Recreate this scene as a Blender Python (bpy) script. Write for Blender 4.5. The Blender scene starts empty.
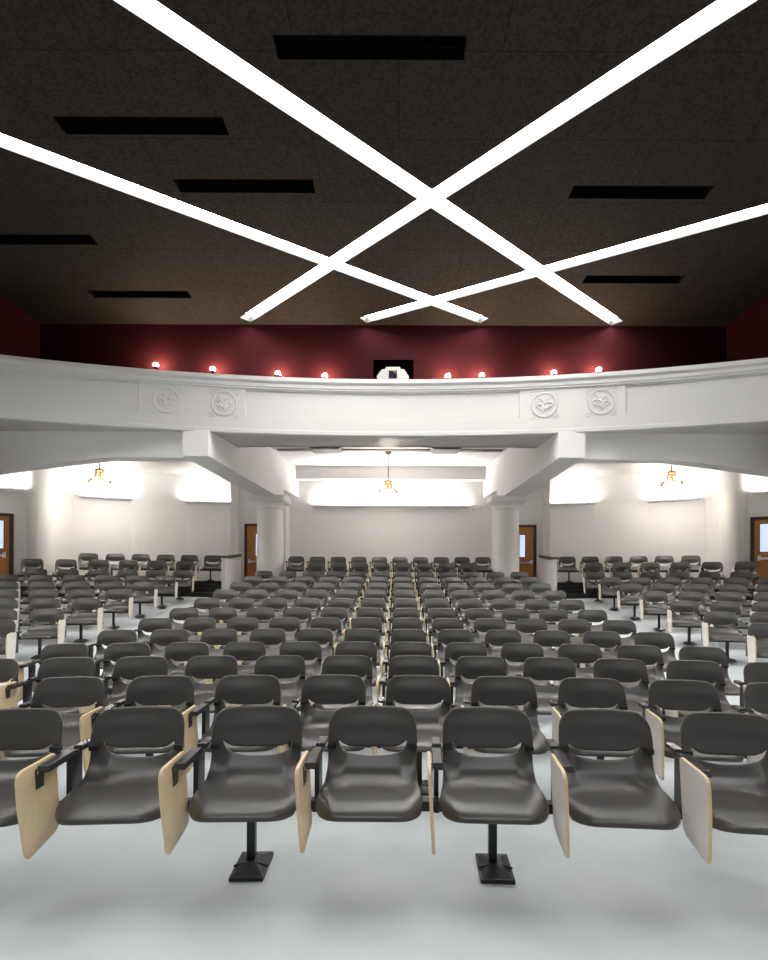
import bpy, bmesh, math, random
from math import sin, cos, pi, sqrt, radians
from mathutils import Vector, Matrix
random.seed(4)
S = bpy.context.scene
COL = S.collection

# ------------------------------------------------------------------ materials
def new_mat(name):
    m = bpy.data.materials.new(name); m.use_nodes = True
    nt = m.node_tree; b = nt.nodes['Principled BSDF']
    return m, nt, b
def mat(name, col, rough=0.5, metal=0.0, noise=None, bump=None, spec=0.5):
    """noise=(scale, amount, second colour)  bump=(scale, strength)"""
    m, nt, b = new_mat(name)
    b.inputs['Base Color'].default_value = (*col, 1)
    b.inputs['Roughness'].default_value = rough
    b.inputs['Metallic'].default_value = metal
    b.inputs['Specular IOR Level'].default_value = spec
    tc = nt.nodes.new('ShaderNodeTexCoord')
    if noise:
        n = nt.nodes.new('ShaderNodeTexNoise'); n.inputs['Scale'].default_value = noise[0]; n.inputs['Detail'].default_value = 5
        nt.links.new(tc.outputs['Object'], n.inputs['Vector'])
        r = nt.nodes.new('ShaderNodeValToRGB')
        r.color_ramp.elements[0].position = 0.5 - noise[1]; r.color_ramp.elements[1].position = 0.5 + noise[1]
        r.color_ramp.elements[0].color = (*col, 1); r.color_ramp.elements[1].color = (*noise[2], 1)
        nt.links.new(n.outputs['Fac'], r.inputs['Fac']); nt.links.new(r.outputs['Color'], b.inputs['Base Color'])
    if bump:
        n2 = nt.nodes.new('ShaderNodeTexNoise'); n2.inputs['Scale'].default_value = bump[0]; n2.inputs['Detail'].default_value = 3
        nt.links.new(tc.outputs['Object'], n2.inputs['Vector'])
        bp = nt.nodes.new('ShaderNodeBump'); bp.inputs['Strength'].default_value = bump[1]; bp.inputs['Distance'].default_value = 0.01
        nt.links.new(n2.outputs['Fac'], bp.inputs['Height']); nt.links.new(bp.outputs['Normal'], b.inputs['Normal'])
    return m
def glow(name, col, strength):
    m, nt, b = new_mat(name)
    b.inputs['Base Color'].default_value = (*col, 1)
    b.inputs['Emission Color'].default_value = (*col, 1)
    b.inputs['Emission Strength'].default_value = strength
    return m

WHITE = mat('white_wall_paint', (0.85, 0.84, 0.83), 0.65, bump=(60, 0.05), noise=(0.6, 0.4, (0.82, 0.81, 0.80)))
PLASTER = mat('white_plaster', (0.80, 0.785, 0.77), 0.6, bump=(40, 0.05), noise=(0.8, 0.4, (0.77, 0.755, 0.74)))
FASCIA = mat('balcony_front_paint', (0.60, 0.59, 0.575), 0.65, bump=(40, 0.05), noise=(0.8, 0.4, (0.58, 0.57, 0.555)), spec=0.2)
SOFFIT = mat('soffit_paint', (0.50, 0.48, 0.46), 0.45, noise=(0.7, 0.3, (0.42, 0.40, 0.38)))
MAROON = mat('maroon_wall_paint', (0.029, 0.0043, 0.0068), 0.9, bump=(50, 0.05), noise=(1.0, 0.4, (0.026, 0.0039, 0.0061)), spec=0.08)
PLASTIC = mat('charcoal_chair_plastic', (0.058, 0.054, 0.051), 0.34, bump=(900, 0.05), spec=0.75)
BLACK = mat('black_coated_steel', (0.008, 0.008, 0.009), 0.38, noise=(30, 0.4, (0.012, 0.012, 0.012)))
PAD = mat('black_armrest_plastic', (0.034, 0.033, 0.035), 0.25, bump=(500, 0.05))
LAMINATE = mat('pale_laminate', (0.73, 0.68, 0.645), 0.45, noise=(6, 0.4, (0.70, 0.65, 0.615)))
CHROME = mat('bright_steel', (0.6, 0.6, 0.62), 0.25, 1.0, noise=(40, 0.4, (0.55, 0.55, 0.57)))
GREYMET = mat('dull_grey_metal', (0.10, 0.10, 0.10), 0.4, 0.6, noise=(40, 0.4, (0.08, 0.08, 0.08)))
RISER = mat('black_riser_rubber', (0.010, 0.0095, 0.010), 0.5, noise=(14, 0.4, (0.016, 0.015, 0.015)))
NOSE = mat('grey_stair_nosing', (0.06, 0.055, 0.052), 0.5, noise=(14, 0.4, (0.05, 0.046, 0.044)))
DARKWOOD = mat('dark_brown_frame_paint', (0.055, 0.022, 0.012), 0.45, noise=(8, 0.4, (0.04, 0.016, 0.009)))
BRASS = mat('aged_brass', (0.16, 0.075, 0.018), 0.45, 0.8, noise=(30, 0.4, (0.10, 0.045, 0.011)))
CASING = mat('white_projector_plastic', (0.45, 0.44, 0.43), 0.4, noise=(10, 0.4, (0.43, 0.42, 0.41)))
LENS = mat('dark_lens_glass', (0.01, 0.012, 0.018), 0.12, noise=(10, 0.4, (0.012, 0.014, 0.02)))
VENTBLACK = mat('black_vent_lining', (0.0015, 0.0015, 0.0015), 0.8, noise=(20, 0.4, (0.002, 0.002, 0.002)), spec=0.1)
SLOTWHITE = mat('grey_light_channel', (0.02, 0.021, 0.018), 0.6, noise=(20, 0.4, (0.018, 0.019, 0.016)))
CAPM = mat('grey_brown_cap_rail', (0.10, 0.085, 0.075), 0.5, noise=(12, 0.4, (0.08, 0.068, 0.06)))
LAMPM = mat('stage_lamp_paint', (0.02, 0.018, 0.018), 0.4, noise=(20, 0.4, (0.03, 0.027, 0.027)))

STRIP = glow('strip_light_diffuser', (1.0, 0.985, 0.96), 26.0)
FILLGLOW = glow('added_fill_strip_glow', (1.0, 0.985, 0.96), 15.0)  # weaker glow for the added fill strips out of view
COVE = glow('cove_light_tube', (1.0, 0.97, 0.945), 165.0)
SHADEG = glow('lit_chandelier_glass', (1.0, 0.93, 0.84), 75.0)
SPOTG = glow('lit_spot_lens', (1.0, 0.74, 0.48), 430.0)
PANEG = glow('bluish_emissive_pane', (0.66, 0.76, 1.0), 0.55)  # pale bluish pane with a faint emission of its own

# plywood: fine grain
PLY, nt, b = new_mat('birch_plywood')
tc = nt.nodes.new('ShaderNodeTexCoord'); mp = nt.nodes.new('ShaderNodeMapping'); mp.inputs['Scale'].default_value = (8, 40, 3)
n = nt.nodes.new('ShaderNodeTexNoise'); n.inputs['Scale'].default_value = 3; n.inputs['Detail'].default_value = 6
r = nt.nodes.new('ShaderNodeValToRGB'); r.color_ramp.elements[0].color = (0.70, 0.53, 0.30, 1); r.color_ramp.elements[1].color = (0.82, 0.66, 0.42, 1)
nt.links.new(tc.outputs['Object'], mp.inputs['Vector']); nt.links.new(mp.outputs['Vector'], n.inputs['Vector'])
nt.links.new(n.outputs['Fac'], r.inputs['Fac']); nt.links.new(r.outputs['Color'], b.inputs['Base Color'])
b.inputs['Roughness'].default_value = 0.42
# oak doors
OAK, nt, b = new_mat('oak_door_veneer')
tc = nt.nodes.new('ShaderNodeTexCoord'); mp = nt.nodes.new('ShaderNodeMapping'); mp.inputs['Scale'].default_value = (14, 14, 1.2)
n = nt.nodes.new('ShaderNodeTexNoise'); n.inputs['Scale'].default_value = 2; n.inputs['Detail'].default_value = 6
r = nt.nodes.new('ShaderNodeValToRGB'); r.color_ramp.elements[0].color = (0.36, 0.135, 0.022, 1); r.color_ramp.elements[1].color = (0.50, 0.205, 0.04, 1)
nt.links.new(tc.outputs['Object'], mp.inputs['Vector']); nt.links.new(mp.outputs['Vector'], n.inputs['Vector'])
nt.links.new(n.outputs['Fac'], r.inputs['Fac']); nt.links.new(r.outputs['Color'], b.inputs['Base Color'])
b.inputs['Roughness'].default_value = 0.4
# floor: sealed pale concrete with cloudy stains
STAGEGREY = mat('darkened_stage_wall', (0.16, 0.155, 0.155), 0.8, noise=(3, 0.4, (0.14, 0.135, 0.135)))  # unseen stage wall, toned down to cut light bounced onto the chairs
FLOOR, nt, b = new_mat('sealed_pale_concrete')
tc = nt.nodes.new('ShaderNodeTexCoord')
n1 = nt.nodes.new('ShaderNodeTexNoise'); n1.inputs['Scale'].default_value = 1.3; n1.inputs['Detail'].default_value = 6; n1.inputs['Distortion'].default_value = 0.4
r = nt.nodes.new('ShaderNodeValToRGB')
r.color_ramp.elements[0].position = 0.30; r.color_ramp.elements[0].color = (0.48, 0.52, 0.545, 1)
r.color_ramp.elements[1].position = 0.62; r.color_ramp.elements[1].color = (0.60, 0.645, 0.67, 1)
n2 = nt.nodes.new('ShaderNodeTexNoise'); n2.inputs['Scale'].default_value = 5; n2.inputs['Detail'].default_value = 4
mr = nt.nodes.new('ShaderNodeMapRange'); mr.inputs['To Min'].default_value = 0.30; mr.inputs['To Max'].default_value = 0.45
nt.links.new(tc.outputs['Object'], n1.inputs['Vector']); nt.links.new(tc.outputs['Object'], n2.inputs['Vector'])
nt.links.new(n1.outputs['Fac'], r.inputs['Fac']); nt.links.new(r.outputs['Color'], b.inputs['Base Color'])
nt.links.new(n2.outputs['Fac'], mr.inputs['Value']); nt.links.new(mr.outputs['Result'], b.inputs['Roughness'])
# ceiling: dark acoustic board, panel joints
CEIL, nt, b = new_mat('dark_acoustic_board')
tc = nt.nodes.new('ShaderNodeTexCoord')
n1 = nt.nodes.new('ShaderNodeTexNoise'); n1.inputs['Scale'].default_value = 22; n1.inputs['Detail'].default_value = 8; n1.inputs['Roughness'].default_value = 0.7
r = nt.nodes.new('ShaderNodeValToRGB')
r.color_ramp.elements[0].position = 0.36; r.color_ramp.elements[0].color = (0.013, 0.011, 0.0102, 1)
r.color_ramp.elements[1].position = 0.66; r.color_ramp.elements[1].color = (0.040, 0.034, 0.031, 1)
bk = nt.nodes.new('ShaderNodeTexBrick'); bk.inputs['Scale'].default_value = 1; bk.inputs['Brick Width'].default_value = 2.44; bk.inputs['Row Height'].default_value = 1.22
bk.inputs['Mortar Size'].default_value = 0.006; bk.inputs['Color1'].default_value = (1, 1, 1, 1); bk.inputs['Color2'].default_value = (0.88, 0.88, 0.88, 1); bk.inputs['Mortar'].default_value = (0.3, 0.3, 0.3, 1)
mx = nt.nodes.new('ShaderNodeMix'); mx.data_type = 'RGBA'; mx.blend_type = 'MULTIPLY'; mx.inputs[0].default_value = 1
nt.links.new(tc.outputs['Object'], n1.inputs['Vector']); nt.links.new(tc.outputs['Object'], bk.inputs['Vector'])
nt.links.new(n1.outputs['Fac'], r.inputs['Fac']); nt.links.new(r.outputs['Color'], mx.inputs[6]); nt.links.new(bk.outputs['Color'], mx.inputs[7])
nt.links.new(mx.outputs[2], b.inputs['Base Color'])
bp = nt.nodes.new('ShaderNodeBump'); bp.inputs['Strength'].default_value = 0.5; bp.inputs['Distance'].default_value = 0.01
nt.links.new(n1.outputs['Fac'], bp.inputs['Height']); nt.links.new(bp.outputs['Normal'], b.inputs['Normal'])
b.inputs['Roughness'].default_value = 0.8; b.inputs['Specular IOR Level'].default_value = 0.15

# ------------------------------------------------------------------ mesh helpers
class MB:
    def __init__(s): s.v = []; s.f = []; s.mi = []; s.cur = 0
    def add(s, vs, fs, mtx=None):
        o = len(s.v)
        s.v += [tuple(mtx @ Vector(p)) if mtx else tuple(p) for p in vs]
        s.f += [tuple(i + o for i in f) for f in fs]; s.mi += [s.cur] * len(fs)
        return s
    def box(s, x0, x1, y0, y1, z0, z1, bev=0.0, mtx=None):
        bm = bmesh.new(); bmesh.ops.create_cube(bm, size=1)
        for v in bm.verts:
            v.co = Vector(((x0 + x1) / 2 + v.co.x * (x1 - x0), (y0 + y1) / 2 + v.co.y * (y1 - y0), (z0 + z1) / 2 + v.co.z * (z1 - z0)))
        if bev: bmesh.ops.bevel(bm, geom=bm.edges[:], offset=bev, segments=2, affect='EDGES', profile=0.5)
        bm.verts.index_update()
        s.add([v.co[:] for v in bm.verts], [[v.index for v in f.verts] for f in bm.faces], mtx); bm.free()
        return s
    def tube(s, pts, r, n=8, caps=True, radii=None):
        pts = [Vector(p) for p in pts]; N = len(pts); vs = []; fs = []
        up = None
        for i, p in enumerate(pts):
            t = (pts[min(i + 1, N - 1)] - pts[max(i - 1, 0)]).normalized()
            if up is None: up = Vector((0, 0, 1)) if abs(t.z) < 0.9 else Vector((1, 0, 0))
            a = t.cross(up).normalized(); bb = a.cross(t).normalized(); up = bb
            rr = radii[i] if radii else r
            for k in range(n):
                an = 2 * pi * k / n; vs.append(p + a * cos(an) * rr + bb * sin(an) * rr)
        for i in range(N - 1):
            for k in range(n):
                k2 = (k + 1) % n
                fs.append((i * n + k, i * n + k2, (i + 1) * n + k2, (i + 1) * n + k))
        if caps:
            fs.append(tuple(range(n - 1, -1, -1))); fs.append(tuple((N - 1) * n + k for k in range(n)))
        return s.add(vs, fs)
    def lathe(s, prof, n=24, c=(0, 0, 0), mtx=None):
        vs = []; fs = []
        for (r, z) in prof:
            for k in range(n):
                a = 2 * pi * k / n; vs.append((c[0] + r * cos(a), c[1] + r * sin(a), c[2] + z))
        P = len(prof)
        for i in range(P - 1):
            for k in range(n):
                k2 = (k + 1) % n; fs.append((i * n + k, i * n + k2, (i + 1) * n + k2, (i + 1) * n + k))
        fs.append(tuple(range(n - 1, -1, -1))); fs.append(tuple((P - 1) * n + k for k in range(n)))
        return s.add(vs, fs, mtx)
    def prism(s, poly, z0, z1, mtx=None):
        """polygon in xy (ccw) extruded in z"""
        N = len(poly); vs = [(p[0], p[1], z0) for p in poly] + [(p[0], p[1], z1) for p in poly]
        fs = [tuple(range(N - 1, -1, -1)), tuple(range(N, 2 * N))] + [(i, (i + 1) % N, N + (i + 1) % N, N + i) for i in range(N)]
        return s.add(vs, fs, mtx)
    def loft(s, secs):
        """list of equal length closed sections -> capped tube"""
        N = len(secs[0]); vs = [p for q in secs for p in q]; fs = []
        for i in range(len(secs) - 1):
            for k in range(N):
                k2 = (k + 1) % N; fs.append((i * N + k, i * N + k2, (i + 1) * N + k2, (i + 1) * N + k))
        fs.append(tuple(range(N - 1, -1, -1))); fs.append(tuple((len(secs) - 1) * N + k for k in range(N)))
        return s.add(vs, fs)
    def mesh(s, name, mats, smooth=None):
        me = bpy.data.meshes.new(name); me.from_pydata(s.v, [], s.f)
        mats = mats if isinstance(mats, (list, tuple)) else [mats]
        for m in mats: me.materials.append(m)
        for p, i in zip(me.polygons, s.mi): p.material_index = i
        bm = bmesh.new(); bm.from_mesh(me); bmesh.ops.recalc_face_normals(bm, faces=bm.faces[:]); bm.to_mesh(me); bm.free()
        if smooth:
            me.polygons.foreach_set('use_smooth', [True] * len(me.polygons)); me.set_sharp_from_angle(angle=radians(smooth))
        me.update(); return me
    def build(s, name, mats, parent=None, smooth=None, loc=None, rz=0):
        return link(name, s.mesh(name, mats, smooth), parent, loc, rz)
def link(name, me, parent=None, loc=None, rz=0):
    o = bpy.data.objects.new(name, me); COL.objects.link(o)
    if parent: o.parent = parent
    if loc: o.location = loc
    o.rotation_euler[2] = rz
    return o
def bake(o):
    dg = bpy.context.evaluated_depsgraph_get(); me = bpy.data.meshes.new_from_object(o.evaluated_get(dg))
    o.modifiers.clear(); old = o.data; o.data = me; bpy.data.meshes.remove(old); me.name = o.name
    return o
def empty(name, label, cat, loc=(0, 0, 0), rz=0, group=None):
    o = bpy.data.objects.new(name, None); COL.objects.link(o); o.location = loc; o.rotation_euler[2] = rz
    o.empty_display_size = 0.1
    return tag(o, label, cat, group)
def tag(o, label, cat, group=None):
    o['label'] = label; o['category'] = cat
    if group: o['group'] = group
    return o
def struct(o): o['kind'] = 'structure'; return o
def lerp_keys(keys, t):
    if t <= keys[0][0]: return keys[0][1:]
    for a, bb in zip(keys, keys[1:]):
        if t <= bb[0]:
            q = (t - a[0]) / (bb[0] - a[0]); return tuple(x + (y - x) * q for x, y in zip(a[1:], bb[1:]))
    return keys[-1][1:]
def smooth01(x): x = max(0, min(1, x)); return x * x * (3 - 2 * x)

# ------------------------------------------------------------------ plan of the hall
XC = -0.27                       # axis of the seating
def mir(x): return -0.44 - x     # mirror across the axis of the room
DKEYS = [(-9, 2.86 - 10.6), (1, 2.86), (12, 14.52), (13, 15.40), (14, 16.15), (17, 18.6)]
RKEYS = [(1, 17.0), (11, 23.0), (13, 21.0), (14, 22.5)]
ZKEYS = [(1, 0), (2, -.018), (3, -.02), (4, -.012), (5, .042), (6, .12), (7, .22), (8, .355), (9, .505), (10, .655), (11, .81), (12, .965), (12.45, 1.03)]
def RR(n): return lerp_keys(RKEYS, n)[0]
def D(n, x): return lerp_keys(DKEYS, n)[0] - (x - XC) ** 2 / (2 * RR(n))
def ZF(n): return lerp_keys(ZKEYS, n)[0]
def ang(n, x): return -math.asin((x - XC) / RR(n))
H = 1.47; F = 519.0; VX, VY = 397.0, 581.0
def px(x, y): return VX + F * x / y

# floor
m = MB(); ns = [-9, -5, -2, 0] + [1 + .25 * i for i in range(60)]; xs = [-13.2 + .4 * i for i in range(66)]
vs = [(x, D(n, x), ZF(n)) for n in ns for x in xs]; NX = len(xs)
fs = [(i * NX + j, i * NX + j + 1, (i + 1) * NX + j + 1, (i + 1) * NX + j) for i in range(len(ns) - 1) for j in range(NX - 1)]
m.add(vs, fs); struct(m.build('floor', FLOOR, smooth=60))

# hall side and stage walls
XL, XR, YS, ZC = -8.72, 8.0, -6.0, 7.70
def wall_box(name, x0, x1, y0, y1, z0, z1, mt): return struct(MB().box(x0, x1, y0, y1, z0, z1).build(name, mt))
wall_box('wall_left', XL - .2, XL, YS, 10.2, 0, 5.6, WHITE)
wall_box('wall_right', XR, XR + .2, YS, 10.2, 0, 5.6, WHITE)
wall_box('wall_left_upper', XL - .2, XL, YS, 12.9, 5.6, ZC + .2, MAROON)
wall_box('wall_right_upper', XR, XR + .2, YS, 12.9, 5.6, ZC + .2, MAROON)
wall_box('wall_stage', XL - .2, XR + .2, YS - .2, YS, 0, ZC + .2, STAGEGREY)
for sgn, nm in ((-1, 'left'), (1, 'right')):
    a = XL if sgn < 0 else XR
    x0, x1 = (-13.2, XL) if sgn < 0 else (XR, 12.8)
    wall_box('wall_%s_return' % nm, x0, x1, 10.0, 10.2, 0, 4.9, WHITE)
    e = -13.2 if sgn < 0 else 12.8
    wall_box('wall_%s_outer' % nm, min(e, e + sgn * .2), max(e, e + sgn * .2), 10.0, 13.0, 0, 4.9, WHITE)

# red wall above the balcony with a projector niche
YR = 12.64; NX0, NX1, NZ0, NZ1 = -.57, .35, 6.15, 6.83
m = MB()
for (x0, x1, z0, z1) in ((XL, NX0, 5.5, ZC + .1), (NX1, XR, 5.5, ZC + .1), (NX0, NX1, NZ1, ZC + .1), (NX0, NX1, 5.5, NZ0)):
    m.box(x0, x1, YR, YR + .15, z0, z1)
struct(m.build('wall_back_upper', MAROON))
m = MB(); e = .03
m.box(NX0 - e, NX0, YR + .0, YR + .7, NZ0, NZ1).box(NX1, NX1 + e, YR, YR + .7, NZ0, NZ1).box(NX0 - e, NX1 + e, YR, YR + .7, NZ1, NZ1 + e)
m.box(NX0 - e, NX1 + e, YR, YR + .7, NZ0 - e, NZ0).box(NX0 - e, NX1 + e, YR + .7, YR + .73, NZ0 - e, NZ1 + e)
struct(m.build('trim_1', VENTBLACK))
# projector
p = empty('projector', 'white ceiling-height video projector sitting in a black niche of the maroon wall', 'projector', (-.12, YR + .05, NZ0))
pol = [(-.39, 0), (.39, 0), (.39, .33), (.27, .50), (.19, .50), (.17, .555), (-.17, .555), (-.19, .50), (-.27, .50), (-.39, .33)]
mt = Matrix.Rotation(pi / 2, 4, 'X')
MB().prism(pol, -.5, 0, mt).build('housing', CASING, p)
MB().box(-.10, .10, -.03, .0, .27, .47, .02).build('lens_surround', LENS, p)
MB().lathe([(.075, 0), (.075, .03), (.06, .035), (.055, .02)], 24, mtx=Matrix.Translation((0, -.02, .37)) @ Matrix.Rotation(pi / 2, 4, 'X')).build('lens', LENS, p, smooth=40)
MB().box(-.33, -.16, -.008, .0, .12, .22).build('air_intake', GREYMET, p)

# ceiling with recessed light channels and vents
def strip_poly(a, bb, w):
    a, bb = Vector(a), Vector(bb); t = (bb - a).normalized(); nn = Vector((-t.y, t.x)) * w / 2
    return [tuple(a - nn), tuple(bb - nn), tuple(bb + nn), tuple(a + nn)]
STRIPS = [((-8.5, .76), (5.27, 12.50), 'wide glowing ceiling strip slanting from the upper left corner to the far right end'),
          ((7.75, 1.66), (-3.65, 12.41), 'wide glowing ceiling strip slanting from the upper right corner to the far left end'),
          ((-8.5, 5.50), (2.06, 12.41), 'narrower looking glowing ceiling strip entering at the left edge and ending right of centre'),
          ((7.75, 7.80), (-.83, 12.41), 'narrower looking glowing ceiling strip entering at the right edge and ending left of centre')]
FILL_STRIPS = [((-8.5, 2.6), (4.0, -5.7), 'added unseen fill strip above the stage slanting toward the left wall'),
         ((7.75, 3.2), (-5.0, -5.7), 'added unseen fill strip above the stage slanting toward the right wall')]
STRIPS += FILL_STRIPS  # unseen strips, added to brighten the front chairs and nearest floor
VENTS = [(-1.45, .78, 6.065, 'black slot vent nearest the top edge of the ceiling view'),
         (-4.66, -2.37, 7.12, 'black slot vent between the two left ends of the glowing strips'),
         (-3.51, -1.33, 8.20, 'black slot vent above the crossing of the left strips'),
         (2.75, 4.97, 8.30, 'black slot vent above the strip that enters at the right edge'),
         (-7.66, -5.57, 9.51, 'black slot vent cut by the left edge under the left strip'),
         (-6.70, -4.54, 11.32, 'black slot vent in the far left ceiling near the maroon wall'),
         (3.83, 5.85, 10.69, 'thin black slot vent in the far right ceiling near the maroon wall')]
c = MB().box(XL - .1, XR + .1, YS - .1, YR + .14, ZC, ZC + .24).build('ceiling', CEIL); struct(c)
c.data.materials.append(SLOTWHITE); c.data.materials.append(VENTBLACK)
cut = []
for a, bb, _l in STRIPS:
    o = MB().prism(strip_poly(a, bb, .29), ZC - .1, ZC + .15).build('cutter', SLOTWHITE); cut.append(o)
for x0, x1, y, _l in VENTS:
    o = MB().box(x0, x1, y - .14, y + .14, ZC - .1, ZC + .14).build('cutter', VENTBLACK); cut.append(o)
for o in cut:
    md = c.modifiers.new('b', 'BOOLEAN'); md.operation = 'DIFFERENCE'; md.object = o; md.solver = 'EXACT'; md.material_mode = 'TRANSFER'
bake(c); c.data.name = 'ceiling'
for o in cut:
    me = o.data; bpy.data.objects.remove(o); bpy.data.meshes.remove(me)
for i, (a, bb, lab) in enumerate(STRIPS):
    o = MB().prism(strip_poly(a, bb, .282), ZC + .134 + .001 * i, ZC + .142 + .0006 * i).build('ceiling_light', FILLGLOW if i >= 4 else STRIP)
    tag(o, lab, 'ceiling light', 'crossing strip lights in the ceiling')
for x0, x1, y, lab in VENTS:
    v = empty('ceiling_vent', lab, 'vent', ((x0 + x1) / 2, y, ZC), 0, 'slot vents in the dark ceiling'); w = (x1 - x0) / 2
    q = MB()
    q.box(-w, w, -.14, -.13, -.004, .10).box(-w, w, .13, .14, -.004, .10).box(-w, -w + .01, -.13, .13, -.004, .10).box(w - .01, w, -.13, .13, -.004, .10)
    q.build('frame', VENTBLACK, v)
    q = MB()
    for k in (-1, 0, 1): q.box(-w + .01, w - .01, k * .06 - .004, k * .06 + .004, .09, .135)
    q.build('louvre', VENTBLACK, v)

# ------------------------------------------------------------------ balcony front
RF = 25.0; FC = (-.28, 11.55 - 25.0)
def fpt(x, o, z):
    """point on the balcony front above plan position x, o metres toward the hall"""
    sx = (x - FC[0]) / RF; cy = sqrt(1 - sx * sx)
    return (FC[0] + (RF - o) * sx, FC[1] + (RF - o) * cy, z)
def fy(x): return fpt(x, 0, 0)[1]
PANELS = [(-8.7, -5.50), (-3.33, 2.68), (4.84, 8.0)]
prof = [(-.25, 4.722), (-.06, 4.72), (-.05, 4.69), (0.0, 4.69), (.012, 4.705), (.012, 4.78), (0, 4.79), (0, 5.05), ('p', 5.06), ('p', 5.63), (0, 5.64), (0, 5.665), (.03, 5.675), (.03, 5.70), (.045, 5.72), (.045, 5.79),
        (.06, 5.81), (.085, 5.84), (.085, 5.925), (.06, 5.935), (-.14, 5.935), (-.14, 5.85)]
fx = []
x = -8.74
while x < 8.02: fx.append(x); x += .22
fx.append(8.02)
for a, bb in PANELS:
    for e in (a, a + .012, bb - .012, bb): fx.append(e)
fx = sorted(set(fx)); m = MB(); vs = []
for x in fx:
    inp = any(a + .005 < x < bb - .005 for a, bb in PANELS)
    for o, z in prof:
        oo = (-.03 if inp else 0) if o == 'p' else o
        vs.append(fpt(x, oo, z))
P = len(prof); fs = [(i * P + j, (i + 1) * P + j, (i + 1) * P + j + 1, i * P + j + 1) for i in range(len(fx) - 1) for j in range(P - 1)]
m.add(vs, fs); struct(m.build('wall_balcony_front', FASCIA, smooth=25))
# ledge behind the parapet
m = MB(); vs = []
for x in fx: vs += [fpt(x, -.13, 5.88), (fpt(x, -.13, 0)[0], YR + .05, 5.88)]
m.add(vs, [(2 * i, 2 * i + 2, 2 * i + 3, 2 * i + 1) for i in range(len(fx) - 1)]); struct(m.build('floor_balcony_ledge', MAROON))
# medallions
def medallion(x, lab, flip):
    pt = fpt(x, 0, 5.32); a = math.atan2(x - FC[0], pt[1] - FC[1])
    t = empty('relief_medallion', lab, 'medallion', pt, -a, 'plaster medallions on the balcony front')
    f = -1   # relief stands out toward -y
    def P3(u, w, d=0.0): return (u, f * d, w)
    q = MB()
    for w, r0 in ((.305, .011), (.285, .006)): q.tube([P3(-.32, w), P3(.32, w)], r0, 6)
    for sx in (-1, 1): q.tube([P3(sx * .31, -.29), P3(sx * .31, .30)], .007, 6)
    q.build('border', FASCIA, t, smooth=50)
    for sx in (-1, 1):
        for sz in (-1, 1):
            q = MB(); cx, cz = sx * .265, sz * .255
            for k in range(3): q.tube([P3(cx - .045, cz - .03 + .03 * k), P3(cx + .045, cz - .03 + .03 * k)], .010, 6)
            q.tube([P3(cx + .05 * cos(i), cz + .045 * sin(i)) for i in [j * pi / 6 for j in range(13)]], .009, 6)
            q.build('corner_ornament', FASCIA, t, smooth=50)
    q = MB()
    for r0, th in ((.262, .019), (.232, .010)):
        q.tube([P3(r0 * cos(j * pi / 24), r0 * sin(j * pi / 24)) for j in range(49)], th, 8)
    for j in range(28):
        an = j * 2 * pi / 28
        q.tube([P3(.228 * cos(an), .228 * sin(an), .004), P3(.292 * cos(an + .12), .292 * sin(an + .12), .004)], .010, 6)
    q.build('wreath', FASCIA, t, smooth=50)
    q = MB(); s = flip
    def leaf(u0, w0, an, L, bend, r0):
        pts = []; 
        for j in range(9):
            tt = j / 8; a2 = an + bend * tt; pts.append(P3(u0 + s * L * tt * cos(a2), w0 + L * tt * sin(a2), .004))
        q.tube(pts, r0, 7, radii=[r0 * (.35 + 1.1 * sin(pi * min(1, .12 + .88 * j / 8))) for j in range(9)])
    for (u0, w0, an, L, bend, r0) in ((-.02, -.16, 1.1, .22, .9, .020), (-.02, -.16, 2.2, .2, -.7, .018), (.0, -.1, .2, .19, .9, .018), (-.03, 0, 2.6, .17, .8, .016), (.02, .02, .9, .17, -.9, .019),
                                      (-.02, .06, 1.9, .13, .7, .016), (.09, -.12, 1.4, .14, -.6, .014), (-.10, -.11, 1.8, .12, .5, .014), (.05, .1, .3, .12, .9, .014), (-.16, .02, .8, .10, .5, .012)):
        leaf(s * u0, w0, an, L, bend, r0)
    q.build('foliage_relief', FASCIA, t, smooth=50)
medallion(-4.95, 'round plaster relief medallion, outermost left of the balcony front beside the long left panel', 1)
medallion(-3.78, 'round plaster relief medallion left of the blank middle panel of the balcony', -1)
medallion(3.19, 'round plaster relief medallion just right of the blank middle panel of the balcony', 1)
medallion(4.36, 'round plaster relief medallion beside the long right panel of the balcony', -1)
# spot lamps along the parapet
SPOTS = [(155, 366), (212, 370), (277, 374), (324, 376), (447, 376), (481, 375), (553, 372), (598, 369)]
ORD = ['first', 'second', 'third', 'fourth', 'fifth', 'sixth', 'seventh', 'eighth', 'ninth', 'tenth', 'eleventh', 'twelfth', 'thirteenth', 'fourteenth']
for i, (u, v) in enumerate(SPOTS):
    d = YR - .24
    X = (u - VX) * d / F; z = H + (VY - v) * d / F
    t = empty('spot_lamp', 'small warm uplight glowing behind the balcony edge, %s from left' % ORD[i], 'lamp', (X, d, 5.88), 0, 'warm spots along the balcony edge')
    hz = z - 5.88
    MB().lathe([(.07, 0), (.07, .02), (.015, .03), (.015, hz - .07)], 12).build('stand', LAMPM, t, smooth=40)
    MB().lathe([(.03, hz - .11), (.055, hz - .09), (.06, hz - .035), (.05, hz - .03)], 16).build('lamp_housing', LAMPM, t, smooth=40)
    MB().lathe([(.048, hz - .04), (.062, hz - .01), (.056, hz + .02), (.032, hz + .045), (.004, hz + .05)], 16).build('glowing_lens', SPOTG, t, smooth=40)

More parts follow.
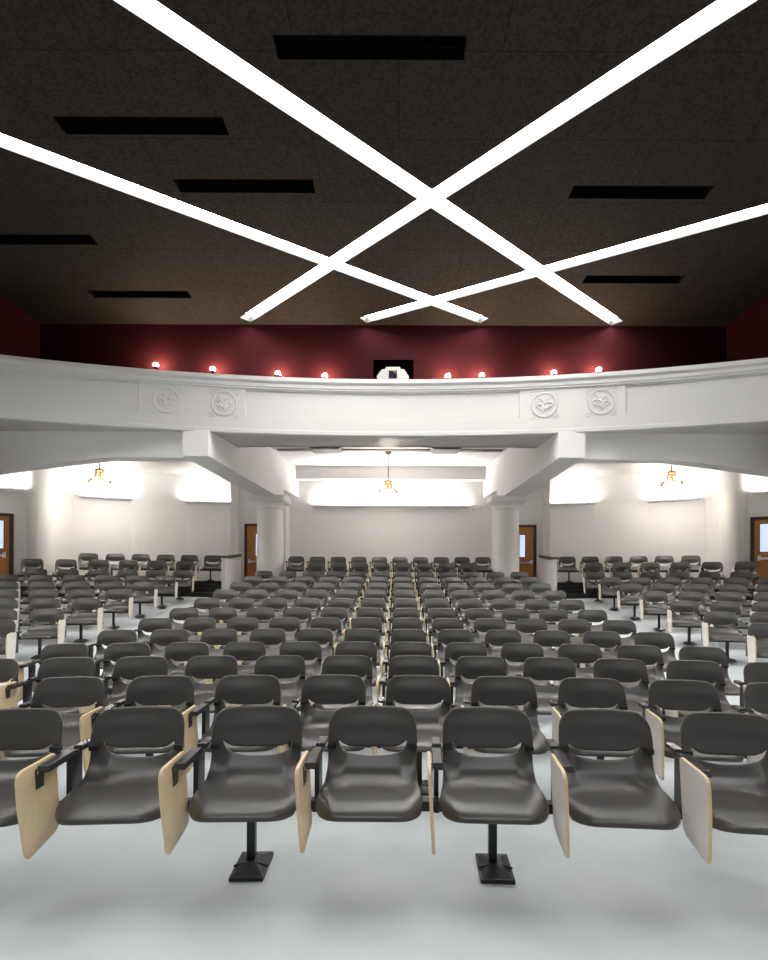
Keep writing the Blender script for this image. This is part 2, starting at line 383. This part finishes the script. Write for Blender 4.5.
# ------------------------------------------------------------------ under the balcony: soffit, beams, columns
ZS = 4.72; ZA = 5.30
def slab(name, x0, x1, y_back, mt, z=ZS, front=None):
    m = MB(); vs = []; N = 24
    for i in range(N + 1):
        x = x0 + (x1 - x0) * i / N
        y0 = front if front is not None else (fpt(max(XL, min(XR, x)), -.24, 0)[1] if XL <= x <= XR else 10.0)
        vs += [(x, y0, z), (x, y_back, z), (x, y0, z + .12), (x, y_back, z + .12)]
    fs = []
    for i in range(N):
        a = 4 * i; bq = a + 4
        fs += [(a, a + 1, bq + 1, bq), (a + 2, bq + 2, bq + 3, a + 3), (a, bq, bq + 2, a + 2), (a + 1, a + 3, bq + 3, bq + 1)]
    fs += [(0, 2, 3, 1), (4 * N, 4 * N + 1, 4 * N + 3, 4 * N + 2)]
    m.add(vs, fs); return struct(m.build(name, mt))
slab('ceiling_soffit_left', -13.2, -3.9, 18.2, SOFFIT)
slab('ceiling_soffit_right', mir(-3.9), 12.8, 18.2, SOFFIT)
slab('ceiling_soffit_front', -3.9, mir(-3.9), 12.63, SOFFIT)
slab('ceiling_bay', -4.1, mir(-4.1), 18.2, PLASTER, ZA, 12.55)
wall_box('trim_2', -3.9, mir(-3.9), 12.55, 12.63, ZS, ZA + .05, PLASTER)
# shallow plaster edge on the bay ceiling
m = MB(); m.box(-3.5, 3.06, 15.05, 15.25, ZA - .035, ZA + .02)
for a, bb in ((-2.55, -1.58), (.93, 1.85)):
    m.add([(a, 14.7, ZA), (bb, 14.7, ZA), (bb - .12, 14.75, ZA - .09), (a + .12, 14.75, ZA - .09), (a, 15.3, ZA), (bb, 15.3, ZA), (bb - .12, 15.25, ZA - .09), (a + .12, 15.25, ZA - .09)],
          [(0, 1, 2, 3), (4, 7, 6, 5), (3, 2, 6, 7), (0, 3, 7, 4), (1, 5, 6, 2)])
struct(m.build('trim_3', mat('grey_brown_trim_paint', (0.16, 0.14, 0.125), 0.5, noise=(5, 0.4, (0.13, 0.115, 0.105)))))
for sgn, nm in ((0, 'left'), (1, 'right')):
    M_ = (lambda x: x) if sgn == 0 else mir
    # radial beam carrying the balcony
    def sec(xa, xb, y, zb, zt):
        sh = -.15 * (16.0 - y) / 4.8 if sgn and y < 16 else 0
        return [(M_(xa) + sh, y, zb), (M_(xb) + sh, y, zb), (M_(xb) + sh, y, zt), (M_(xa) + sh, y, zt)]
    m = MB(); m.loft([sec(-4.64, -4.08, 11.2, 4.15, ZS), sec(-4.52, -3.92, 12.62, 4.10, ZS)])
    m.loft([sec(-4.52, -3.92, 12.62, 4.10, ZA + .06), sec(-4.26, -3.60, 15.45, 4.0, ZA + .06), sec(-4.20, -3.52, 16.12, 4.0, ZA + .06)])
    m.loft([sec(-4.20, -3.52, 16.12, 4.30, ZA + .06), sec(-4.0, -3.35, 17.65, 4.30, ZA + .06)])
    struct(m.build('beam_radial', PLASTER))
    # haunched cross beam
    pts = [(-4.45, 4.15), (-6.35, 4.15), (-7.2, 4.06), (-8.57, 3.885), (-9.2, 3.78), (-13.2, 3.78)]
    m = MB(); m.loft([[(M_(x), 11.36, z), (M_(x), 11.72, z), (M_(x), 11.72, ZS + .02), (M_(x), 11.36, ZS + .02)] for x, z in pts])
    struct(m.build('beam_cross', PLASTER))
    # column
    cx = M_(-3.80) - (.05 if sgn else .06); cy = 15.8
    m = MB(); m.lathe([(.405, .6), (.405, 1.2), (.395, 2.4), (.38, 3.62), (.405, 3.64), (.405, 3.68), (.385, 3.69), (.39, 3.73), (.44, 3.80), (.465, 3.82)], 40, (cx, cy, 0))
    m.box(cx - .49, cx + .49, cy - .49, cy + .49, 3.82, 3.86).box(cx - .52, cx + .52, cy - .52, cy + .52, 3.86, 4.0)
    struct(m.build('column', PLASTER, smooth=30))
    # engaged round pier on the side wall
    m = MB(); m.lathe([(.31, .7), (.31, 4.72)], 32, (M_(-9.56) - (.15 if sgn else 0), 13.87, 0)); struct(m.build('column_engaged', PLASTER, smooth=30))
    # back walls
    def strip_wall(name, pts, z0, z1, th=.2):
        m = MB(); N = len(pts); out = []
        for i in range(N - 1):
            a, bb = Vector(pts[i]), Vector(pts[i + 1]); 
            m.box(0, (bb - a).length, 0, th, z0, z1, mtx=Matrix.Translation((a.x, a.y, 0)) @ Matrix.Rotation(math.atan2((bb - a).y, (bb - a).x), 4, 'Z'))
        return struct(m.build(name, WHITE))
    Q = [(-13.2, 12.06), (-11.8, 12.7), (-9.27, 13.85)]
    Q2 = [(-9.27, 14.9), (-7.95, 15.5), (-6.5, 15.98), (-5.2, 16.2)]
    if sgn == 0: strip_wall('wall_back_left_wing', Q, .4, 5.0); strip_wall('wall_back_left', Q2, .4, 5.0)
    else: strip_wall('wall_back_right_wing', [(mir(x), y) for x, y in Q][::-1], .4, 5.0); strip_wall('wall_back_right', [(mir(x), y) for x, y in Q2][::-1], .4, 5.0)
    m = MB(); x0, x1 = sorted((M_(-5.4), M_(-5.2))); m.box(x0, x1, 16.2, 17.2, .4, 5.0)
    x0, x1 = sorted((M_(-9.47), M_(-9.27))); m.box(x0, x1, 13.85, 15.0, .4, 5.0)
    x0, x1 = sorted((M_(-5.2), M_(-3.85))); m.box(x0, x1, 17.0, 17.2, .4, 5.0)
    x0, x1 = sorted((M_(-3.85), M_(-3.65))); m.box(x0, x1, 17.0, 17.8, .4, 5.4)
    struct(m.build('wall_door_bay_%s' % nm, WHITE))
wall_box('wall_back', -3.9, mir(-3.9), 17.6, 17.8, .4, 5.4, WHITE)
wall_box('trim_4', -3.65, mir(-3.65), 17.32, 17.6, 4.87, 5.33, PLASTER)

# ------------------------------------------------------------------ doors
def door(name, hinge, an, w=1.0, flip=False, z0=1.03, ztop=3.24, lite=(.28, .46)):
    """leaf in local x 0..w, facing local -y; origin on the wall face"""
    mtx_loc = (hinge[0], hinge[1], z0); h = ztop - z0
    fx = lambda x: (w - x) if flip else x
    def bx(mm, xa, xb, *r, **k): a, bb = sorted((fx(xa), fx(xb))); return mm.box(a, bb, *r, **k)
    leaf = MB(); lz0, lz1 = 1.24, 1.96; la, lb = lite
    for (xa, xb, za, zb) in ((0, la, 0, h), (lb, w, 0, h), (la, lb, 0, lz0), (la, lb, lz1, h)): bx(leaf, xa, xb, -.035, .0, za, zb)
    d = struct(leaf.build(name, OAK, loc=mtx_loc, rz=an))
    q = MB(); bx(q, -.09, -.004, -.06, .02, 0, h + .08); bx(q, w + .004, w + .09, -.06, .02, 0, h + .08); bx(q, -.004, w + .004, -.06, .02, h + .004, h + .08)
    q.build('door_frame', DARKWOOD, d)
    q = MB(); bx(q, la, lb, -.022, -.012, lz0, lz1); q.build('glass_pane', PANEG, d)
    q = MB(); e = .02
    for (xa, xb, za, zb) in ((la - e, la, lz0 - e, lz1 + e), (lb, lb + e, lz0 - e, lz1 + e), (la, lb, lz0 - e, lz0), (la, lb, lz1, lz1 + e)): bx(q, xa, xb, -.045, -.034, za, zb)
    q.build('pane_trim', DARKWOOD, d)
    q = MB(); bx(q, .06, w - .1, -.11, -.07, 1.03, 1.09); bx(q, .05, .13, -.115, -.035, 1.0, 1.14); bx(q, w - .16, w - .09, -.11, -.035, 1.02, 1.1)
    q.build('push_bar', CHROME, d)
    q = MB(); bx(q, w - .42, w - .12, -.10, -.035, h - .16, h - .08); q.build('door_closer', GREYMET, d)
    return d
door('door_1', (-4.90, 17.0), 0)
door('door_2', (mir(-4.90) - 1.0, 17.0), 0, flip=True)
dv = Vector((-11.8, 12.7)) - Vector((-9.27, 13.85)); u = dv.normalized(); a0 = Vector((-9.27, 13.85)) + u * .88
door('door_3', tuple(a0 + u * 1.0), math.atan2(-u.y, -u.x), flip=True, lite=(.12, .46), ztop=3.1)
b0 = Vector((mir(a0.x) - .27, a0.y + .123)); u2 = Vector((-u.x, u.y)); 
door('door_4', tuple(b0), math.atan2(u2.y, u2.x), lite=(.12, .46), ztop=3.1)

# ------------------------------------------------------------------ risers, steps, cheek walls
def platform(m, x0, x1, nf, z0, z1, y_back, N=16):
    vs = []
    for i in range(N + 1):
        x = x0 + (x1 - x0) * i / N; y = D(nf, x); yb = y_back(x)
        vs += [(x, y, z0), (x, yb, z0), (x, y, z1), (x, yb, z1)]
    fs = []
    for i in range(N):
        a = 4 * i; bq = a + 4
        fs += [(a, a + 1, bq + 1, bq), (a + 2, bq + 2, bq + 3, a + 3), (a, bq, bq + 2, a + 2), (a + 1, a + 3, bq + 3, bq + 1)]
    fs += [(0, 2, 3, 1), (4 * N, 4 * N + 1, 4 * N + 3, 4 * N + 2)]
    m.add(vs, fs)
Z1, Z2 = 1.24, 1.45
m = MB(); platform(m, -3.36, 2.92, 12.45, .9, Z1, lambda x: 17.6); platform(m, -3.36, 2.92, 13.45, Z1, Z2, lambda x: 17.6)
struct(m.build('platform_middle', RISER))
WK = [(-13.2, 12.06), (-11.8, 12.7), (-9.27, 13.85), (-9.26, 14.9), (-7.95, 15.5), (-6.5, 15.98), (-5.2, 16.2), (-4.8, 16.2)]
for sgn, nm in ((0, 'left'), (1, 'right')):
    M_ = (lambda x: x) if sgn == 0 else mir
    yb = (lambda x: lerp_keys(WK, x)[0]) if sgn == 0 else (lambda x: lerp_keys(WK, mir(x))[0])
    m = MB(); platform(m, M_(-5.66), M_(-9.95), 12.45, .8, Z1, yb); platform(m, M_(-5.05), M_(-9.95), 13.45, .9, Z2, yb)
    struct(m.build('platform_%s' % nm, RISER))
    s = MB(); x0, x1 = sorted((M_(-5.66), M_(-5.05)))
    yf = D(13.45, M_(-5.3))
    for k in range(3): s.box(x0, x1, yf - .32 * (3 - k), yf + .1, .85, 1.03 + .105 * (k + 1))
    st = struct(s.build('stairs_%s' % nm, RISER))
    q = MB()
    for k in range(4):
        y0 = yf - .32 * (3 - k); q.box(x0, x1, y0 - .005, y0 + .03, 1.03 + .105 * (k + 1) - .014, 1.03 + .105 * (k + 1) + .004)
    q.build('stair_nosing', NOSE, st)
    # cheek wall with cap rail
    x0, x1 = sorted((M_(-4.99), M_(-4.89)))
    m = MB(); m.loft([[(x0, y, .8), (x1, y, .8), (x1, y, z), (x0, y, z)] for y, z in ((14.75, 2.10), (15.05, 2.10), (16.25, 2.22))])
    w = struct(m.build('wall_cheek_%s' % nm, WHITE))
    m = MB(); m.loft([[(x0 - .04, y, z), (x1 + .04, y, z), (x1 + .04, y, z + .07), (x0 - .04, y, z + .07)] for y, z in ((14.70, 2.10), (15.05, 2.10), (16.2, 2.22))])
    m.build('cap_rail', CAPM, w)

# ------------------------------------------------------------------ wall cove lights
def sconce(a, bb, z, lab, group='uplight shelves on the back walls'):
    """shelf between two points on a wall face; wall lies to the left of a->b (away from the hall)"""
    a, bb = Vector(a), Vector(bb); L = (bb - a).length; an = math.atan2((bb - a).y, (bb - a).x)
    t = empty('wall_uplight', lab, 'wall light', (*((a + bb) / 2), z), an, group); h = L / 2
    q = MB(); q.box(-h, h, -.17, .0, -.02, .0).box(-h, h, -.17, -.155, 0, .05).box(-h, -h + .015, -.155, 0, 0, .05).box(h - .015, h, -.155, 0, 0, .05)
    q.build('shelf', PLASTER, t)
    q = MB(); q.tube([(-h + .06, -.10, .022), (h - .06, -.10, .022)], .018, 10); q.build('lamp_tube', COVE, t, smooth=40)
def along(p, q, t): return (p[0] + (q[0] - p[0]) * t, p[1] + (q[1] - p[1]) * t)
sconce((-2.84, 17.6), (2.40, 17.6), 3.98, 'long glowing uplight shelf on the middle back wall behind the chandelier')
for sgn in (0, 1):
    f = (lambda p: p) if sgn == 0 else (lambda p: (mir(p[0]), p[1])); side = 'right' if sgn else 'left'
    def sc(p, q, z, lab):
        p, q = f(p), f(q); 
        if sgn: p, q = q, p
        sconce(p, q, z, lab)
    sc(along((-9.27, 14.9), (-7.95, 15.5), .09), along((-9.27, 14.9), (-7.95, 15.5), 1.0), 3.86, 'glowing uplight shelf behind the %s chandelier' % side)
    sc(along((-6.5, 15.98), (-5.2, 16.2), .0), along((-6.5, 15.98), (-5.2, 16.2), 1.0), 3.86, 'short glowing uplight shelf at the wall corner nearest the %s column' % side)
    sc(along((-9.27, 13.85), (-11.8, 12.7), .75), along((-9.27, 13.85), (-11.8, 12.7), .2), 3.79, 'glowing uplight shelf above the door at the %s edge' % side)

# ------------------------------------------------------------------ chandeliers
def chandelier(x, y, ztop, lab):
    zb = 4.0; t = empty('chandelier', lab, 'chandelier', (x, y, zb), 0, 'brass chandeliers under the balcony'); h = ztop - zb
    MB().lathe([(.03, h - .07), (.05, h - .06), (.09, h - .03), (.10, h)], 20).build('canopy', BRASS, t, smooth=40)
    MB().tube([(0, 0, .40), (0, 0, h - .05)], .014, 8).build('rod', BRASS, t, smooth=40)
    MB().lathe([(.03, .30), (.07, .32), (.075, .36), (.10, .38), (.105, .42), (.09, .43), (.03, .44), (.02, .47)], 20).build('crown', BRASS, t, smooth=40)
    MB().lathe([(.012, .12), (.03, .15), (.02, .2), (.045, .26), (.03, .30), (.02, .33)], 14).build('stem', BRASS, t, smooth=40)
    for k in range(6):
        a = k * pi / 3 + .26; c_, s_ = cos(a), sin(a)
        q = MB(); prof = [(.09, .40), (.095, .34), (.11, .26), (.14, .18), (.19, .10), (.25, .06), (.29, .075), (.30, .11), (.285, .135), (.262, .125)]
        q.tube([(r * c_, r * s_, z) for r, z in prof], .010, 8)
        arm = q.build('arm', BRASS, t, smooth=40)
        MB().lathe([(.008, .06), (.03, .085), (.022, .10), (.02, .15), (.006, .155)], 10, (.25 * c_, .25 * s_, 0)).build('candle_cup', BRASS, arm, smooth=40)
    MB().lathe([(.02, -.02), (.08, .0), (.16, .05), (.20, .10), (.205, .115), (.15, .06), (.05, .02)], 24).build('bowl_shade', SHADEG, t, smooth=40)
chandelier(-.27, 15.3, ZA - .035, 'brass chandelier on a long rod hanging at the middle of the balcony bay')
chandelier(-7.98, 13.9, ZS, 'brass chandelier hanging under the left side of the balcony')
chandelier(mir(-7.98) - .2, 13.9, ZS, 'brass chandelier hanging under the right side of the balcony')

# ------------------------------------------------------------------ the chair (local: origin on floor under the back, front toward -y)
def grid_mesh(fn, nu, nv):
    vs = [fn(-1 + 2 * i / nu, j / nv) for j in range(nv + 1) for i in range(nu + 1)]; W = nu + 1
    return vs, [(j * W + i, j * W + i + 1, (j + 1) * W + i + 1, (j + 1) * W + i) for j in range(nv) for i in range(nu)]
SK = [(0, -.015, .505), (.10, .005, .475), (.2, .03, .445), (.3, .065, .424), (.42, .12, .410), (.6, .215, .398), (.78, .315, .384), (.89, .378, .368), (.95, .404, .357), (.98, .414, .346), (1, .416, .333)]
WKs = [(0, .243), (.15, .242), (.3, .240), (.45, .246), (.6, .256), (.75, .264), (.88, .265), (.95, .258), (1, .248)]
def seat_fn(u, v):
    f, z = lerp_keys(SK, v); hw = lerp_keys(WKs, v)[0]; a = abs(u); x = u * hw
    rear = max(0, 1 - v / .36)
    z += rear * (.035 * (a / .74) ** 2.5 if a < .74 else .035)
    z += smooth01((a - .74) / .10) * .062 * max(0, 1 - v / .13) ** 1.0
    # side walls rise beside the back of the pan and wrap forward a little
    side = smooth01((a - .62) / .38)
    z += side * (.075 * max(0, 1 - abs(v - .12) / .34) ** 1.2 + .012 * max(0, 1 - v / .9))
    f += side * .035 * max(0, 1 - v / .25)
    f -= .10 * max(0, (a - .55) / .45) ** 2.4 * max(0, (v - .55) / .45)
    if v > .7: z -= .012 * side * (v - .7) / .3
    z -= .006 * (1 - (a) ** 2) * max(0, 1 - abs(v - .5) / .35)
    return (x, -f, z)
BB = [(0, .553), (.35, .554), (.55, .561), (.68, .577), (.765, .600), (.80, .598), (.825, .574), (1, .572)]
def back_fn(u, v):
    a = abs(u); hw = .244; x = u * hw
    zb = lerp_keys(BB, a)[0]; r = .080; xi = hw - r
    zt = .772 - .006 * a * a - ((r - sqrt(max(0, r * r - (abs(x) - xi) ** 2))) if abs(x) > xi else 0) * .96
    z = zb + (zt - zb) * v
    xx = x * (1 - .035 * smooth01((z - .62) / .15))
    f = .008 - (z - .57) * .20 + .055 * a ** 2.2 * (1 - .3 * smooth01((z - .6) / .17)) + .02 * sin(pi * smooth01((z - .55) / .22)) * (1 - a * a) - .022
    return (xx, -f, z)
def shell(name, fn, nu, nv, th, parent):
    m = MB(); vs, fs = grid_mesh(fn, nu, nv); m.add(vs, fs); o = m.build(name, PLASTIC, parent)
    md = o.modifiers.new('s', 'SOLIDIFY'); md.thickness = th; md.offset = 0
    bv = o.modifiers.new('v', 'SUBSURF'); bv.levels = 1; bv.render_levels = 1
    bake(o); o.data.polygons.foreach_set('use_smooth', [True] * len(o.data.polygons)); return o
TAB = [(.51, .560), (.503, .590), (.486, .606), (.458, .611), (.235, .611), (.222, .605), (.216, .588), (.214, .275), (.225, .250), (.25, .233), (.43, .208), (.457, .207), (.472, .218), (.480, .243), (.506, .45)]
def lean(z): return (.603 - z) * .055
def make_chair(mirror):
    sx = -1 if mirror else 1
    t = bpy.data.objects.new('tablet_arm_chair', None); COL.objects.link(t); t.empty_display_size = .1
    shell('seat', seat_fn, 40, 24, .013, t)
    shell('backrest', back_fn, 44, 10, .014, t)
    def bx(m, x0, x1, f0, f1, z0, z1, bev=.003):
        a, bb = sorted((sx * x0, sx * x1)); return m.box(a, bb, -f1, -f0, z0, z1, bev)
    for s in (-1, 1): MB().box(s * .219 - .024, s * .219 + .024, -.056, -.016, .560, .588, .004).build('sleeve', BLACK, t)
    m = MB(); bx(m, -.06, .06, .11, .25, .345, .385); bx(m, -.15, .15, .10, .13, .385, .398); bx(m, -.15, .15, .23, .26, .380, .393); m.build('bracket', BLACK, t)
    m = MB(); bx(m, -.292, -.268, .06, .17, .30, .575); bx(m, -.292, -.268, .10, .24, .30, .36); m.build('arm_support', BLACK, t)
    m = MB(); bx(m, -.302, -.252, -.045, .085, .574, .602, .006); m.build('armrest', PAD, t)
    m = MB(); bx(m, -.306, -.252, .15, .385, .568, .602, .006); bx(m, -.296, -.264, .08, .16, .570, .590); m.build('tablet_arm', PAD, t)
    m = MB(); th = .017; xo = -.330
    vs = [(sx * (xo + lean(z)), -f, z) for f, z in TAB] + [(sx * (xo + th + lean(z)), -f, z) for f, z in TAB]; N = len(TAB)
    m.add(vs, []); m.cur = 1; m.f.append(tuple(range(N))); m.mi.append(1); m.cur = 0
    m.f.append(tuple(range(N, 2 * N))); m.mi.append(0)
    for i in range(N): m.f.append((i, (i + 1) % N, N + (i + 1) % N, N + i)); m.mi.append(0)
    tb = m.build('writing_tablet', [PLY, LAMINATE], t)
    md = tb.modifiers.new('b', 'BEVEL'); md.width = .004; md.segments = 2; md.limit_method = 'ANGLE'; md.angle_limit = radians(50); bake(tb)
    m = MB(); bx(m, -.313, -.305, .33, .39, .49, .585, .001); bx(m, -.32, -.296, .32, .38, .560, .578, .002); m.build('hinge_plate', GREYMET, tb)
    m = MB(); m.tube([(sx * -.322, -.375, .570), (sx * -.298, -.375, .570)], .012, 12); m.build('hinge_bolt', CHROME, tb, smooth=40)
    return t
PROTO = {False: make_chair(False), True: make_chair(True)}
used = {False: False, True: False}
SMALL = {'sleeve', 'hinge_plate', 'hinge_bolt', 'bracket'}
def dup(root, small):
    r = root.copy(); COL.objects.link(r)
    for ch in root.children:
        if small and ch.name.split('.')[0] in SMALL: continue
        c_ = ch.copy(); COL.objects.link(c_); c_.parent = r
        for g in ch.children:
            if small and g.name.split('.')[0] in SMALL: continue
            d_ = g.copy(); COL.objects.link(d_); d_.parent = c_
    return r
ROOTS = {k: [v, [(c_, list(c_.children)) for c_ in v.children]] for k, v in PROTO.items()}
def place(x, y, z, rz, mirror, label, group, small):
    if not used[mirror]: t = PROTO[mirror]; used[mirror] = True
    else: t = dup(PROTO[mirror], small)
    t.location = (x, y, z); t.rotation_euler[2] = rz
    return tag(t, label, 'chair', group)
# seat beam with pedestals
def pedestal_mesh():
    m = MB(); m.box(-.021, .021, -.021, .021, .02, .30, .003); return m.mesh('pedestal', BLACK)
def foot_mesh():
    m = MB(); m.box(-.084, .084, -.125, .125, 0, .022, .004)
    m.add([(-.076, -.115, .022), (.076, -.115, .022), (.076, .115, .022), (-.076, .115, .022), (-.035, -.05, .045), (.035, -.05, .045), (.035, .05, .045), (-.035, .05, .045)],
          [(0, 1, 5, 4), (1, 2, 6, 5), (2, 3, 7, 6), (3, 0, 4, 7), (4, 5, 6, 7)])
    m.tube([(-.085, -.02, .024), (-.038, -.03, .042), (.038, -.03, .042), (.085, -.02, .024)], .006, 6)
    return m.mesh('foot', BLACK)
PED, FOOT = pedestal_mesh(), foot_mesh()
def beam(n, xs, z, peds, label):
    """tube under the seats of one row"""
    xm = sum(xs) / len(xs); o = empty('seat_rail', label, 'seat rail', (xm, D(n, xm) - .18, z), 0, 'steel rails carrying the chair rows')
    m = MB(); x0, x1 = min(xs) - .30, max(xs) + .30; secs = []
    for i in range(21):
        x = x0 + (x1 - x0) * i / 20; y = D(n, x) - .18 - o.location.y; xl = x - xm
        secs.append([(xl, y - .027, .295), (xl, y + .027, .295), (xl, y + .027, .345), (xl, y - .027, .345)])
    m.loft(secs); m.build('crossbar', BLACK, o)
    for x in peds:
        p_ = link('pedestal', PED, o, (x - xm, D(n, x) - .18 - o.location.y, 0), ang(n, x))
        link('foot', FOOT, p_, (.008, -.022, 0))
def visible(x, y): 
    hw = .27 * F / y; c_ = px(x, y - .1); return c_ + hw > 4 and c_ - hw < 764
def rowname(n): return 'front' if n == 1 else ORD[n - 1]
GRID = [-3.66 + .6373 * k for k in range(12)]
ROW1 = [-2.03, -1.395, -.76, -.13, .495, 1.12, 1.75]
nchairs = 0
for n in range(1, 15):
    if n == 1: X = ROW1
    elif n <= 12: X = GRID
    elif n == 13: X = [-2.37 + .638 * k for k in range(8)]
    else: X = [-3.10 + .638 * k for k in range(10)]
    z = ZF(n) if n <= 12 else (Z1 if n == 13 else Z2)
    vis = [x for x in X if visible(x, D(n, x))]
    for k, x in enumerate(vis):
        if n == 1: lab = 'dark grey plastic chair with folded wooden tablet, %s from left in the front row' % ORD[k]
        elif n == 14: lab = 'dark grey plastic chair, %s from left in the back row between the columns' % ORD[k]
        elif n == 13: lab = 'dark grey plastic chair, %s from left in the lower platform row between the columns' % ORD[k]
        else: lab = 'dark grey plastic chair, %s from left in the %s row of the middle block' % (ORD[k], rowname(n))
        place(x, D(n, x), z, ang(n, x), False, lab, 'chairs of the middle block, %s row' % rowname(n), n >= 9); nchairs += 1
    if n == 1: peds = [-.743, .495]
    elif n <= 12: peds = [GRID[i] for i in ((1, 3, 6, 8, 10) if n % 2 == 0 else (0, 2, 4, 6, 9, 11)) if GRID[i] in vis]
    else: peds = vis[::3]
    beam(n, vis, z, peds, 'black steel rail on pedestals under the %s row of the middle block' % rowname(n))
BACKN = {14: 'back row', 13: 'second row from the back', 12: 'third row from the back', 11: 'fourth row from the back', 10: 'fifth row from the back', 9: 'sixth row from the back', 8: 'seventh row from the back', 7: 'eighth row from the back', 6: 'ninth row from the back'}
for side in ('left', 'right'):
    for n in range(6, 15):
        x0, sp, cnt = (-5.72, .64, 6) if n <= 12 else ((-5.97, .69, 6) if n == 13 else (-5.52, .63, 6))
        X = [x0 - sp * k for k in range(cnt)]
        if side == 'right': X = [mir(x) for x in X]
        z = ZF(n) if n <= 12 else (Z1 if n == 13 else Z2)
        vis = [x for x in X if visible(x, D(n, x))]
        if n == 12: vis = vis[:6]
        if not vis: continue
        for k, x in enumerate(vis):
            lab = 'dark grey chair, %s from aisle, %s of the %s block' % (ORD[k], BACKN[n], side)
            place(x, D(n, x), z, ang(n, x), side == 'left', lab, 'chairs of the %s block, %s' % (side, BACKN[n]), n >= 9); nchairs += 1
        beam(n, vis, z, vis[::2], 'black steel rail on pedestals, %s of the %s block' % (BACKN[n], side))
print('CHAIRS', nchairs)

# ------------------------------------------------------------------ world, camera, colour
w = bpy.data.worlds.new('world'); S.world = w; w.use_nodes = True
w.node_tree.nodes['Background'].inputs[0].default_value = (0.01, 0.01, 0.01, 1)
cam = bpy.data.cameras.new('camera'); co = bpy.data.objects.new('camera', cam); COL.objects.link(co)
co.location = (0, 0, H); co.rotation_euler = (pi / 2, -0.004, 0)
cam.sensor_fit = 'HORIZONTAL'; cam.sensor_width = 36; cam.lens = 36 * F / 768
cam.shift_x = (384 - VX) / 768; cam.shift_y = (VY - 480) / 768
cam.clip_end = 100; cam.clip_start = .05
S.camera = co
S.view_settings.view_transform = 'Standard'; S.view_settings.look = 'None'; S.view_settings.gamma = 1
S.view_settings.use_curve_mapping = False; S.view_settings.exposure = 0.55
S.cycles.max_bounces = 8; S.cycles.diffuse_bounces = 5; S.cycles.glossy_bounces = 3
S.cycles.use_denoising = True
S.cycles.sample_clamp_indirect = 6.0
